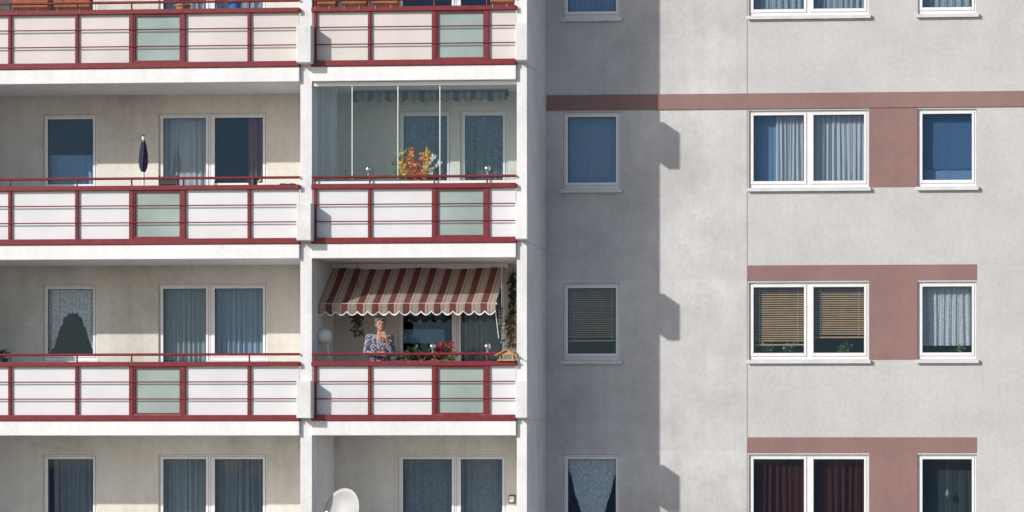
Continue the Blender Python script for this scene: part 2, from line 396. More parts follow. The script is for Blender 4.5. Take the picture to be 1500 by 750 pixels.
def balcony(x0, x1, posts, frost, z, label, pm):
    """slab with white fascia as the part; every rail, post and panel a sub-part"""
    s = MB(); s.box(x0, x1, YF-.06, YB-.004, z-.25, z-.02)
    s.box(x0, x1, YF+.12, YB-.005, z-.018, z+.05)
    bo = s.build('balcony', M['fascia'], bld, bevel=.008); bo['label'] = label
    MB().box(x0, x1, YF-.085, YF+.02, z-.016, z+.075).build('bottom_rail', M['red'], bo, bevel=.006)
    MB().box(x0, x1, YF-.075, YF+.05, z+.845, z+.92).build('handrail', M['red'], bo, bevel=.008)
    t = MB(); t.tube((x0, YF-.02, z+1.036), (x1, YF-.02, z+1.036), .021, n=12)
    t.build('upper_rail', M['red'], bo, smooth=False)
    ed = [x0] + posts + [x1]
    for i, p in enumerate(posts):
        wdt = .034 if i in (frost-1, frost) else .024
        MB().box(p-wdt, p+wdt, YF-.055, YF-.012, z+.076, z+.844).build('post', M['red'], bo, bevel=.004)
        MB().tube((p, YF-.02, z+.92), (p, YF-.02, z+1.02), .013).build('rail_support', M['red'], bo)
    for i in range(len(ed)-1):
        a, b = ed[i]+.012, ed[i+1]-.012
        if i == frost:
            f = MB(); f.ring(a+.024, b-.024, z+.078, z+.842, YF-.045, YF-.012, .022, .03, .03); f.build('panel_frame', M['red'], bo)
            MB().box(a+.03, b-.03, YF-.010, YF+.004, z+.08, z+.84).build('frosted_glass_panel', M['frost'], bo)
        else:
            MB().box(a, b, YF-.010, YF+.012, z+.078, z+.842).build('infill_panel', pm, bo)
        for zz in (.33, .60):
            MB().tube((a-.01, YF-.062, z+zz), (b+.01, YF-.062, z+zz), .0095, n=8).build('crossbar', M['red'], bo)
pl = [X(p, YF-.05) for p in (14, 112, 192, 268, 364.5)]
pm_ = [X(p, YF-.05) for p in (461, 541, 635.5, 713)]
for k in range(3):
    z = BASE+rows[k]
    balcony(X(-75, YF), D0-.004, pl, 3, z, 'left balcony with wine red railing, '+nm[k], M['panel_cream' if k == 0 else 'panel'])
    balcony(D1+.004, E0-.004, pm_, 3, z, 'middle balcony with wine red railing, '+nm[k], M['panel_cream' if k == 0 else 'panel'])
for z in (BASE+2*H, BASE-2*H):
    for (a, b) in ((X(-75, YF), D0-.004), (D1+.004, E0-.004)):
        MB().box(a, b, YF-.06, YB-.004, z-.25, z+.05).build('floor_slab', M['fascia'], bld)
# frameless glazing of the middle balcony, second row
z = BASE; yg = YF+.06
ge = [D1+.01, X(516, yg), X(583, yg), X(644.5, yg), E0-.012]
gf = MB(); gf.box(D1+.006, E0-.006, yg-.03, yg+.03, z+.935, z+.975); gf.box(D1+.006, E0-.006, yg-.03, yg+.03, z+H-.315, z+H-.255)
go_ = gf.build('balcony_glazing', M['pvc'], bld); go_['label'] = 'frameless glass screen closing the middle balcony'
for i in range(4):
    yy = yg+(.004 if i % 2 else -.004)
    MB().poly([(ge[i]+.004, yy, z+.976), (ge[i+1]-.004, yy, z+.976), (ge[i+1]-.004, yy, z+H-.316), (ge[i]+.004, yy, z+H-.316)]).build('glass_panel', M['clear'], go_)
    if i: MB().box(ge[i]-.006, ge[i]+.006, yg-.012, yg+.012, z+.978, z+H-.318).build('edge_profile', M['white'], go_)

# ---------------------------------------------------------------- curtains and blinds
def curtain(label, x0, x1, z0, z1, Y, mat, waves=8, amp=.018, bottom=None, group=None):
    b = MB(); N = max(48, waves*9); Rn = 10; ph = random.random()*6
    grid = []
    for j in range(Rn+1):
        r = []
        for i in range(N+1):
            t = i/N; zb = z0 if bottom is None else z0+(z1-z0)*bottom(t)
            s_ = j/Rn; zz = z1+(zb-z1)*s_
            a = 2*PI*waves*t+1.3*sin(5*t+ph)+.5*sin(2.3*s_+ph+t*9)
            r.append(b.bm.verts.new((x0+(x1-x0)*t+.006*sin(a*1.3), Y+amp*(.55+.45*s_)*sin(a)*(1+.5*sin(7*t+ph*2))+amp*.4*sin(2.7*a+ph), zz)))
        grid.append(r)
    for j in range(Rn):
        for i in range(N): b.bm.faces.new((grid[j+1][i], grid[j+1][i+1], grid[j][i+1], grid[j][i]))
    o = b.build('curtain', mat, smooth=True); return tag(o, label, 'curtain', group)
YC, YLC = .19, YB+.19
def span(h, a=0, b=1): return h[0]+(h[1]-h[0])*a+.03, h[0]+(h[1]-h[0])*b-.03
def cz(k, lo=0, hi=1): return ZB+rows[k]+.04+(ZT-ZB-.06)*lo, ZB+rows[k]+(ZT-ZB)*hi-.02
sc_ = lambda t, k, h: h*abs(sin(PI*k*t))
arch = lambda t: .05+.60*math.exp(-(abs(t-.5)/.33)**3)-sc_(t, 12, .03)
vee = lambda t: .16+.62*abs(sin(PI*(t-.5)))**5+.10*sin(PI*(t-.5))**2-sc_(t, 9, .05)
# right facade
curtain('pale net curtain in the topmost small window beside the balconies', *span(SM), *cz(0), YC, M['c_blue'], 10)
curtain('net curtain behind left sash of the topmost wide window', *span(DB, 0, .49), *cz(0), YC, M['c_fine'], 9)
curtain('net curtain behind right sash of the topmost wide window', *span(DB, .51, 1), *cz(0), YC, M['c_fine'], 9)
curtain('white net curtain in the topmost right-edge window', *span(SG), *cz(0), YC, M['c_fine'], 8)
curtain('finely pleated pale blue curtain filling the small window below the mauve band', *span(SM), *cz(1), YC, M['c_blue'], 22, .006)
curtain('sheet in reflected sky blue left of the left sash, wide window under mauve band', *span(DB, 0, .27), *cz(1), YC+.06, M['c_mid'], 3, .008)  # added sheet, coloured like sky reflected in the glass
curtain('white curtain drawn to the right of the left sash, wide window under mauve band', *span(DB, .2, .49), *cz(1), YC, M['c_white'], 8, .025)
curtain('white curtain behind the right sash of the wide window under the mauve band', *span(DB, .51, 1), *cz(1), YC, M['c_white'], 10, .025)
curtain('sheet in deep reflected blue covering the upper right-edge window under the mauve band', *span(SG), *cz(1, .22), YC, M['c_deep'], 2, .004)  # added sheet, its colour stands in for the pane's sky reflection
curtain('strip in paler reflected blue at the bottom of the right-edge window under mauve band', *span(SG), *cz(1, 0, .26), YC+.03, M['c_mid'], 2, .004)  # light strip of reflection built as a coloured sheet
curtain('white lace curtain in right-edge window beside the window with tan blinds', *span(SG), *cz(2, .16), YC, M['c_lace'], 9, .02)
curtain('ornate white lace curtain with pointed hem in the lowest small window', *span(SM), *cz(3), YC-.05, M['c_ornate'], 3, .004, vee)
curtain('dark red curtain behind the left sash of the lowest wide window', *span(DB, 0, .49), *cz(3), YC, M['c_red'], 8, .025)
curtain('dark red curtain behind the right sash of the lowest wide window', *span(DB, .51, 1), *cz(3), YC, M['c_red'], 8, .025)
curtain('added dark greenish net behind the drop ornament, lowest right-edge window', *span(SG), *cz(3), YC+.08, M['c_green'], 5, .010)  # net added to lighten the dark pane
# left balconies
curtain('lower sheet in bright reflected blue in small window behind the closed parasol balcony', *span(LS), *cz(1, 0, .50), YLC, M['c_bright'], 7, .012)  # blue reflection in the lower pane, built as an added coloured sheet
curtain('sheer curtain inside the balcony door beside the closed parasol', LD[0]+.05, LD[1]-.05, BASE+.2, ZT-.03, YLC, M['c_white'], 7)
curtain('rosy brown drape at the right of the window beside the parasol balcony door', *span(LW, .6, 1), *cz(1), YLC, M['c_rose'], 4, .025)
curtain('white lace curtain with arched hem in left small window, third row', *span(LS), *cz(2), YLC-.05, M['c_ornate'], 9, .022, arch)
curtain('net curtain inside left balcony door of the third row', LD[0]+.05, LD[1]-.05, BASE-H+.2, ZT-H-.03, YLC, M['c_fine'], 9, .025)
curtain('blue grey net curtain in the window beside left balcony door, third row', *span(LW), *cz(2), YLC, M['c_blue'], 10, .025)
curtain('grey pleated drape in the lowest left small window', *span(LS, .08, 1), *cz(3), YLC, M['c_grey'], 7, .03)
curtain('pale net drape inside the lowest left balcony door', LD[0]+.05, LD[1]-.05, BASE-2*H+.2, ZT-2*H-.03, YLC, M['c_fine'], 8, .025)
curtain('grey pleated drape in window beside the lowest left balcony door', *span(LW), *cz(3), YLC, M['c_grey'], 8, .03)
curtain('net curtain inside the topmost left balcony door', LD[0]+.05, LD[1]-.05, BASE+H+.2, ZT+H-.03, YLC, M['c_fine'], 8)
curtain('net curtain in window beside the topmost left balcony door', *span(LW), *cz(0), YLC, M['c_fine'], 8)
# middle balconies
curtain('dark lace curtain in window behind the glazed balcony', *span(MWB), *cz(1), YLC, M['c_darklace'], 6, .03)
curtain('dark lace curtain inside the door behind the glazed balcony', MDB[0]+.05, MDB[1]-.05, BASE+.2, ZT-.03, YLC, M['c_darklace'], 6, .03)
curtain('short scalloped white curtain in window behind the person', *span(MW), *cz(2, .45), YLC, M['c_darklace'], 6, .012, lambda t: .25*abs(sin(t*PI*3)))
curtain('bright blue sheet across the lower window behind the person', *span(MW, .02, .8), *cz(2, .2, .42), YLC-.06, M['c_bright'], 3, .006)  # plain blue sheet over the lower part of the pane
curtain('grey pleated drape inside the door under the striped awning', MD[0]+.04, MD[1]-.04, BASE-H+.2, ZT-H-.03, YLC-.06, M['c_dark'], 8, .03)
curtain('patterned grey curtain in window above the satellite dish', *span(MW), *cz(3), YLC, M['c_pat'], 7, .012)
curtain('patterned grey curtain inside door right of the satellite dish', MD[0]+.05, MD[1]-.05, BASE-2*H+.2, ZT-2*H-.03, YLC, M['c_pat'], 7, .012)
curtain('white curtain gathered at the left end inside the glazed balcony', D1+.05, X(492, YF+.4), BASE+.15, BASE+H-.3, YF+.45, M['c_white'], 5, .03)

def blind(label, x0, x1, z0, z1, mat):
    b = empty('window_blind', ((x0+x1)/2, .15, z0), label, 'blind')
    MB().box(x0, x1, .13, .175, z1-.035, z1).build('head_rail', M['pvc'], b)
    s = MB(); n_ = int((z1-.04-z0-.03)/.036)
    for i in range(n_):
        zz = z1-.055-i*.036; j = random.gauss(0, .0014)
        s.poly([(x0+.004, .130, zz-.012+j), (x1-.004, .130, zz-.012-j), (x1-.004, .160, zz+.012), (x0+.004, .160, zz+.012)])
    s.build('slats', mat, b)
    MB().box(x0+.004, x1-.004, .13, .165, z0, z0+.022).build('bottom_rail', mat, b)
    c = MB()
    for t in (.15, .85): c.tube((x0+(x1-x0)*t, .128, z0), (x0+(x1-x0)*t, .128, z1-.03), .002, n=6)
    c.build('cord', M['white'], b)
blind('brown slatted blind lowered in the small window, third row', *span(SM), Zp(866, 500, .1), ZT-H-.02, M['brownslat'])
blind('tan slatted blind behind the left sash of the wide window', *span(DB, 0, .49), Zp(1140, 506, .1), ZT-H-.02, M['tanslat'])
blind('tan slatted blind behind the right sash of the wide window', *span(DB, .51, 1), Zp(1230, 495, .1), ZT-H-.02, M['tanslat'])

# ---------------------------------------------------------------- awnings
zr, zf, yr, yf = BASE-.33, 7.345, YB-.12, -1.42
ax0, ax1 = X(491, YB), X(744, YB)
aw = empty('awning', ((ax0+ax1)/2, YB-.06, zr), 'extended awning with dark red and cream stripes above the person', 'awning')
MB().box(ax0-.02, ax1+.02, YB-.14, YB-.01, zr-.02, zr+.09).build('cassette', M['pvc'], aw, bevel=.01)
b = MB(); N = 60; rowsv = []
fx0 = ax0-.06
for j in range(11):
    t = j/10; y_ = yr+(yf-yr)*t; z_ = zr+.02+(zf-zr-.02)*t-.02*sin(PI*t)
    xa = ax0+(fx0-ax0)*t
    rowsv.append([b.bm.verts.new((xa+(ax1-xa)*i/N, y_, z_+.010*sin(i*.9+j*.4)*t+.012*sin(i*.23+1))) for i in range(N+1)])
for j in range(10):
    for i in range(N): b.bm.faces.new((rowsv[j][i], rowsv[j+1][i], rowsv[j+1][i+1], rowsv[j][i+1]))
b.build('canopy_fabric', M['awn'], aw, smooth=True)
def valance(x0, x1, y, zt, h, scal, mat, parent, name='valance', trim=None):
    b = MB(); tb = MB(); N = scal*8; prev = None; pt = None
    for i in range(N+1):
        t = i/N; x = x0+(x1-x0)*t; zb = zt-h*(.70+.30*abs(sin(PI*scal*t)))
        yy = y+.014*sin(t*37)+.006*sin(t*91); cur = (b.bm.verts.new((x, y, zt)), b.bm.verts.new((x, yy, zb)))
        ct = (tb.bm.verts.new((x, yy-.003, zb+.014)), tb.bm.verts.new((x, yy-.003, zb-.004)))
        if prev:
            b.bm.faces.new((prev[1], cur[1], cur[0], prev[0])); tb.bm.faces.new((pt[1], ct[1], ct[0], pt[0]))
        prev = cur; pt = ct
    o = b.build(name, mat, parent)
    if trim: tb.build('hem_trim', trim, parent)
    else: tb.bm.free()
    return o
MB().tube((fx0-.02, yf, zf), (ax1+.02, yf, zf), .016, n=12).build('front_bar', M['pvc'], aw)
valance(fx0, ax1, yf-.020, zf+.01, .19, 17, M['awn'], aw, trim=M['white'])
for sx in (ax0+.25, ax1-.25):
    c = 1 if sx < (ax0+ax1)/2 else -1
    MB().path([(sx, YB-.12, zr-.06), (sx+c*.35, (yr+yf)/2, (zr+zf)/2-.16), (sx, yf+.03, zf-.03)], .016).build('folding_arm', M['pvc'], aw)
MB().path([(ax1-.02, yf, zf), (ax1+.03, yf+.1, zf-.55)], .006).build('crank_rod', M['white'], aw)
a2x0, a2x1 = X(522, YB), X(752, YB)-.03
a2 = empty('awning', ((a2x0+a2x1)/2, YB-.4, BASE+H-.33), 'rolled-up green and cream striped awning inside the glazed balcony', 'awning')
MB().tube((a2x0, YB-.30, BASE+H-.31), (a2x1, YB-.30, BASE+H-.31), .05, n=14).build('fabric_roll', M['awn2'], a2)
valance(a2x0, a2x1, YB-.37, BASE+H-.30, .15, 14, M['awn2'], a2)

# ---------------------------------------------------------------- planters and plants
def planter(px0, px1, row, label, mat, y0=YF+.06, zlo=.90, zhi=1.10, group=None, leaves=0):
    z = BASE+rows[row]; a, b = X(px0, y0), X(px1, y0)
    r = empty('flower_box', ((a+b)/2, y0+.09, z+zlo), label, 'planter', group)
    m = MB(); i = .015
    lo = [(a+i, y0+i), (b-i, y0+i), (b-i, y0+.17-i), (a+i, y0+.17-i)]; hi = [(a, y0), (b, y0), (b, y0+.17), (a, y0+.17)]
    L = [m.bm.verts.new((x, y, z+zlo)) for x, y in lo]; Hh = [m.bm.verts.new((x, y, z+zhi-.03)) for x, y in hi]
    m.bm.faces.new(L[::-1])
    for q in range(4): m.bm.faces.new((L[q], L[(q+1) % 4], Hh[(q+1) % 4], Hh[q]))
    m.box(a-.008, b+.008, y0-.008, y0+.006, z+zhi-.03, z+zhi); m.box(a-.008, b+.008, y0+.166, y0+.178, z+zhi-.03, z+zhi)
    m.box(a-.008, a+.004, y0+.006, y0+.166, z+zhi-.03, z+zhi); m.box(b-.004, b+.008, y0+.006, y0+.166, z+zhi-.03, z+zhi)
    m.build('box', mat, r)
    MB().box(a+.006, b-.006, y0+.008, y0+.164, z+zhi-.05, z+zhi-.02).build('soil', M['soil'], r)
    if zlo > .9:
        hk = MB()
        for t in (.2, .8):
            x = a+(b-a)*t; hk.path([(x, YF-.079, z+.88), (x, YF-.079, z+.93), (x, y0+.02, z+.93), (x, y0+.004, z+.89)], .005)
        hk.build('hook', M['grey'], r)
    if leaves:
        f = MB()
        for q in range(leaves): f.leaf((random.uniform(a+.02, b-.02), y0+random.uniform(.02, .15), z+zhi-.02+random.random()*.12), random.uniform(.05, .1))
        f.build('foliage', M['leaf'], r)
    return r
GB = 'flower boxes on the topmost railings'
planter(458, 492, 0, 'terracotta flower box on topmost middle railing, leftmost of its four', M['terra'], zlo=.93, zhi=1.13, group=GB, leaves=24)
planter(500, 537, 0, 'terracotta flower box on topmost middle railing, second from the left', M['terra'], zlo=.93, zhi=1.13, group=GB, leaves=24)
planter(545, 583, 0, 'terracotta flower box on topmost middle railing, third from the left', M['terra'], zlo=.93, zhi=1.13, group=GB, leaves=24)
planter(717, 752, 0, 'terracotta flower box on topmost middle railing, at its right end', M['terra'], zlo=.93, zhi=1.13, group=GB, leaves=24)
planter(18, 70, 0, 'orange brown flower box on the topmost left railing, at the left edge', M['terra'], zlo=.93, zhi=1.13, group=GB, leaves=30)
planter(78, 131, 0, 'orange brown flower box on the topmost left railing, nearest the frosted panel', M['terra'], zlo=.93, zhi=1.13, group=GB, leaves=30)

def potted(px, row, y, label, potmat, r, h, zfoot, nleaf, spread, hgt, leafm, bloomm=None, nb=0, name='potted_plant', cat='plant'):
    z = BASE+rows[row]+zfoot; x = X(px, y)
    o = empty(name, (x, y, z), label, cat)
    MB().lathe((x, y, z), [(r*.72, 0), (r*.95, h*.85), (r*1.08, h*.86), (r*1.08, h), (r*.9, h)], 18).build('pot', potmat, o)
    st = MB(); f = MB()
    for i in range(max(6, nleaf//10)):
        q = Vector((x+random.gauss(0, spread*.5), y+random.gauss(0, spread*.35), z+h+random.uniform(.4, 1)*hgt))
        st.tube((x, y, z+h*.8), q, .004, .003, 5)
        for j in range(10):
            t = random.uniform(.35, 1.05); c = Vector((x, y, z+h)).lerp(q, t)
            f.leaf(c+Vector((random.gauss(0, .02), random.gauss(0, .02), random.gauss(0, .015))), random.uniform(.04, .09))
    st.build('stem', M['leaf'], o); f.build('foliage', leafm, o)
    if bloomm:
        bl = MB()
        for i in range(nb):
            bl.bloom((x+random.gauss(0, spread*.5), y-.03+random.gauss(0, spread*.3), z+h+random.uniform(.5, 1.1)*hgt), .05, 9)
        bl.build('blossoms', bloomm, o)
    return o
potted(345, 0, YF+.10, 'small plant in a blue glazed pot on topmost left railing', M['bluepot'], .13, .15, .921, 40, .08, .12, M['leaf'])
potted(268, 0, YF+.3, 'dark leafy plant on the topmost left balcony behind the frosted panel', M['terra'], .12, .2, .84, 60, .12, .2, M['darkleaf'])
potted(4, 2, YF+.12, 'dark leafy plant at left edge of the third row railing', M['dark'], .09, .14, .85, 60, .10, .14, M['darkleaf'])
def sillplant(px, label, bloomm=None, nb=0, row=2, nl=40):
    return potted(px, row, .26, label, M['terra'], .05, .08, ZB-BASE+.032, nl, .11, .15, M['leaf'], bloomm, nb)
sillplant(1234, 'green leafy plant on sill under the right tan blind', nl=120)
sillplant(1122, 'yellow flowering plant on sill under the left tan blind', M['yellow'], 8)
sillplant(1158, 'white flowering plant on sill under the left tan blind', M['whitep'], 7)
sillplant(1407, 'green plant on the sill below the lace curtain at the right edge')

# gladioli behind the glass: tall spikes, blooms in front of the leaves
gx, gy, gz = X(607, YF+.2), YF+.22, BASE
gb = planter(572, 640, 1, 'flower box of orange, yellow and white gladioli behind the glass screen', M['white'], y0=YF+.12, zlo=.72, zhi=.93)
st = MB(); lf = MB(); bo, by, bw, br = MB(), MB(), MB(), MB()
spikes = [(-.20, -.30, .74, None), (-.22, -.25, .60, None), (-.24, -.34, .46, None), (-.14, -.20, .50, by), (-.12, -.12, .58, None), (-.06, -.10, .44, bo), (0, -.01, .56, bo),
          (.02, .05, .38, br), (.06, .12, .50, bo), (.10, .24, .56, by), (.12, .32, .48, bw), (.16, .40, .36, bw), (.12, .20, .32, by), (-.02, .02, .28, br), (-.10, -.16, .30, by)]
for fx, tx, th, k in spikes:
    bs = Vector((gx+fx, gy, gz+.90)); tp = Vector((gx+tx, gy+random.uniform(-.06, .02), gz+.93+th))
    st.tube(bs, tp, .008, .005, 6)
    for q in range(3): lf.blade(bs+Vector((random.gauss(0, .03), .03, 0)), random.uniform(.3, .62), ((tx-fx)*2+random.uniform(-.4, .4), random.uniform(0, .15), .9))
    if k:
        for t in (.50, .62, .74, .86, .97): k.bloom(bs.lerp(tp, t)+Vector((random.gauss(0, .016), -.035, 0)), .098*(1.28-t*.55), 8)
    else:
        for q in range(9): lf.leaf(bs.lerp(tp, random.uniform(.4, 1)), random.uniform(.05, .09))
for q in range(7): bo.bloom((gx+random.uniform(-.06, .14), gy-.07, gz+1.0+random.uniform(0, .14)), .10, 8)
for q in range(3): by.bloom((gx+random.uniform(-.16, .16), gy-.07, gz+1.0+random.uniform(0, .16)), .08, 8)
st.build('stem', M['leaf'], gb); lf.build('foliage', M['leaf'], gb)
bo.build('orange_blossoms', M['orange'], gb); by.build('yellow_blossoms', M['yellow'], gb); bw.build('white_blossoms', M['whitep'], gb); br.build('red_blossoms', M['redp'], gb)

# plants on the person's balcony
gp = planter(582, 632, 2, 'flower box of dark green plants right of the person', M['terra'], y0=YF+.07, zlo=.74, zhi=.93)
f = MB(); q0, q1 = X(580, YF+.15), X(634, YF+.15)
for i in range(220): f.leaf((random.uniform(q0, q1), YF+.15+random.gauss(0, .05), BASE-H+.93+abs(random.gauss(0, .08))), random.uniform(.04, .09))
f.build('foliage', M['darkleaf'], gp)
bl = MB()
for i in range(8): bl.bloom((random.uniform(q0, q1), YF+.10, BASE-H+.97+random.random()*.1), .035, 7)
bl.build('blossoms', M['redp'], gp)
gr = planter(637, 668, 2, 'flower box of bright red geraniums behind the silver globe', M['terra'], y0=YF+.07, zlo=.74, zhi=.93)
f = MB(); bl = MB(); q0, q1 = X(638, YF+.15), X(668, YF+.15)
for i in range(130): f.leaf((random.uniform(q0, q1), YF+.15+random.gauss(0, .05), BASE-H+.92+abs(random.gauss(0, .09))), random.uniform(.04, .08))
for i in range(22): bl.bloom((random.uniform(q0, q1), YF+.10+random.gauss(0, .03), BASE-H+1.0+random.random()*.22), .055, 9)
f.build('foliage', M['leaf'], gr); bl.build('blossoms', M['redp'], gr)
potted(606, 2, YF+.75, 'round dark bush in a tall pot behind the person, in front of the window', M['terra'], .14, .85, .052, 110, .10, .30, M['darkleaf'])
# hanging plant
hx, hy = X(524, -.95), -.95; hz = Zp(524, 468, -.95)
hp = empty('hanging_plant', (hx, hy, hz), 'dark trailing plant hanging from the ceiling left of the person', 'plant')
MB().tube((hx, hy, hz+.1), (hx, hy, BASE-.252), .004, n=6).build('cord', M['dark'], hp)
MB().lathe((hx, hy, hz), [(.04, 0), (.08, .07), (.085, .08), (.07, .08)], 14).build('pot', M['brown'], hp)
f = MB()
for i in range(120): f.leaf((hx+random.gauss(.0, .05), hy+random.gauss(0, .05), hz+.09-random.random()**1.5*.34), random.uniform(.04, .08), (random.gauss(.2, .6), random.gauss(0, .6), -1))
f.build('foliage', M['darkleaf'], hp)

# ---------------------------------------------------------------- small things
ux, uy = X(210, -1.2), -1.2; uz = BASE+.05
um = empty('closed_parasol', (ux, uy, uz), 'folded navy parasol on a white pole, left balcony of second row', 'parasol')
MB().lathe((ux, uy, uz), [(.24, 0), (.24, .05), (.05, .09), (.03, .3), (.0275, .3)], 24).build('base', M['white'], um)
ztp = Zp(210, 200, uy)
MB().tube((ux, uy, uz+.2), (ux, uy, ztp), .022, n=12).build('pole', M['white'], um)
b = MB(); n_ = 32; prof = [(.026, 0), (.05, .07), (.060, .16), (.055, .3), (.04, .42), (.012, .56)]
rg = []
zc = Zp(210, 252, uy)
for r_, h_ in prof:
    rg.append([b.bm.verts.new((ux+(r_*(1+.28*cos(8*2*PI*i/n_)))*cos(2*PI*i/n_+h_), uy+(r_*(1+.28*cos(8*2*PI*i/n_)))*sin(2*PI*i/n_+h_), zc+h_)) for i in range(n_)])
for a_, c_ in zip(rg[:-1], rg[1:]):
    for i in range(n_): b.bm.faces.new((a_[i], a_[(i+1) % n_], c_[(i+1) % n_], c_[i]))
b.build('canopy', M['navy'], um, smooth=True)
MB().ball((ux, uy, ztp+.01), .022, 10).build('finial', M['dark'], um)
chx, chy, chz = X(252, -1.45), -1.40, BASE+.05
ch = empty('folding_chair', (chx, chy, chz), 'black folding chair with its back showing above left railing, second row', 'chair')
for s_ in (-1, 1):
    MB().path([(chx+s_*.13, chy-.22, chz), (chx+s_*.13, chy+.16, chz+.52)], .012).build('leg', M['dark'], ch)
    MB().path([(chx+s_*.145, chy+.2, chz), (chx+s_*.145, chy-.14, chz+.5), (chx+s_*.145, chy-.26, chz+1.05)], .014).build('leg', M['dark'], ch)
MB().box(chx-.14, chx+.14, chy-.17, chy+.18, chz+.44, chz+.46).build('seat', M['dark'], ch)
MB().box(chx-.13, chx+.13, chy-.275, chy-.255, chz+.82, chz+1.03).build('backrest', M['dark'], ch)
cx_, cy_, cz_ = X(372, YF+.0), YF-.01, BASE+.921
wc = empty('watering_can', (cx_, cy_, cz_), 'small dark watering can standing on left handrail, second row', 'watering can')
MB().lathe((cx_, cy_, cz_), [(.055, 0), (.055, .09), (.04, .11), (.035, .11)], 16).build('body', M['dark'], wc)
MB().tube((cx_+.04, cy_, cz_+.02), (cx_+.14, cy_, cz_+.11), .011, .008).build('spout', M['white'], wc)
MB().path([(cx_-.03, cy_, cz_+.1), (cx_-.09, cy_, cz_+.09), (cx_-.09, cy_, cz_+.03), (cx_-.05, cy_, cz_+.02)], .007).build('handle', M['dark'], wc)
b = MB(); a_, c_ = X(411, YF), X(433, YF)
for i in range(8):
    t0, t1 = i/8, (i+1)/8
    b.box(a_+(c_-a_)*t0, a_+(c_-a_)*t1-.001, YF-.07, YF+.045, BASE+.922, BASE+.936+.005*sin(i*1.3))
tag(b.build('folded_cloth', M['navy'], bevel=.003), 'dark folded cloth lying on left handrail next to the white divider', 'cloth')
def globe(px, row, label):
    x = X(px, YF-.02); z = BASE+rows[row]+1.058
    o = empty('globe_lamp', (x, YF-.02, z), label, 'garden lamp', 'silver globe lamps on the upper rails')
    MB().ball((x, YF-.02, z+.095), .052, 18).build('globe', M['chrome'], o, smooth=True)
    MB().lathe((x, YF-.02, z-.002), [(.022, 0), (.022, .015), (.01, .02), (.01, .045), (.03, .05), (.03, .06)], 14).build('stem', M['grey'], o)
globe(540, 1, 'silver globe lamp on the rail of the glazed balcony, left of the flowers')
globe(714, 1, 'silver globe lamp on the rail of the glazed balcony, right of the flowers')
globe(634, 2, 'silver globe lamp on the rail in front of red geraniums')
globe(714, 2, 'silver globe lamp on the rail beside the wooden bird feeder')
lx, ly = X(476, -1.35), -1.35; lz = Zp(476, 493, ly); fz = BASE-H+.05
lp = empty('globe_floor_lamp', (lx+.12, ly, fz), 'round white globe lamp on a leaning white stem at the left under awning', 'lamp')
MB().lathe((lx+.22, ly, fz), [(.13, 0), (.13, .02), (.02, .03), (.018, .05)], 18).build('base', M['white'], lp)
MB().path([(lx+.22, ly, fz+.04), (lx+.03, ly, lz-.06), (lx, ly, lz)], .013).build('stem', M['white'], lp)
MB().ball((lx, ly, lz), .12, 24).build('globe', M['white'], lp, smooth=True)
# bird feeder
bx_, by_, bz_ = X(743, YF-.0), YF-.01, BASE-H+.921
bf = empty('bird_feeder', (bx_, by_, bz_), 'yellow wooden bird feeder with pitched roof on the handrail end', 'bird feeder')
MB().box(bx_-.14, bx_+.14, by_-.10, by_+.10, bz_, bz_+.02).build('tray', M['wood'], bf)
q = MB()
for sx in (-.10, .10):
    for sy in (-.07, .07): q.box(bx_+sx-.01, bx_+sx+.01, by_+sy-.01, by_+sy+.01, bz_+.02, bz_+.085)
q.build('posts', M['wood'], bf)
q = MB()
for s_ in (-1, 1):
    a = Vector((bx_, by_, bz_+.17)); e = Vector((bx_+s_*.175, by_, bz_+.075)); nrm = Vector((s_*.095, 0, .175)).normalized()*.014
    pts = [a+Vector((0, -.12, 0)), e+Vector((0, -.12, 0)), e+Vector((0, .12, 0)), a+Vector((0, .12, 0))]
    lo = [q.bm.verts.new(p_) for p_ in pts]; hi = [q.bm.verts.new(p_+nrm) for p_ in pts]
    q.bm.faces.new(lo); q.bm.faces.new(hi)
    for i in range(4): q.bm.faces.new((lo[i], lo[(i+1) % 4], hi[(i+1) % 4], hi[i]))
q.poly([(bx_-.13, by_-.09, bz_+.095), (bx_+.13, by_-.09, bz_+.095), (bx_, by_-.09, bz_+.165)])
q.build('roof', M['wood'], bf)
# wind chime
wx, wy = X(735, -1.3), -1.3; wz = Zp(735, 452, wy)
wcm = empty('wind_chime', (wx, wy, wz), 'pale wind chime of small shells hanging right of the awning', 'wind chime')
MB().tube((wx, wy, wz), (wx, wy, BASE-.252), .003, n=6).build('cord', M['white'], wcm)
MB().tube((wx-.04, wy, wz), (wx+.04, wy, wz), .006).build('bar', M['brown'], wcm)
q = MB()
for i in range(3):
    xx = wx-.035+i*.035; zz = wz
    for j in range((4, 9, 5)[i]): zz -= .06+.01*sin(j*3+i); q.ball((xx+.012*sin(j*2+i), wy, zz), (.009, .009, .012), 8)
    q.tube((xx, wy, wz), (xx, wy, zz), .002, n=5)
q.build('strand', M['dish'], wcm)
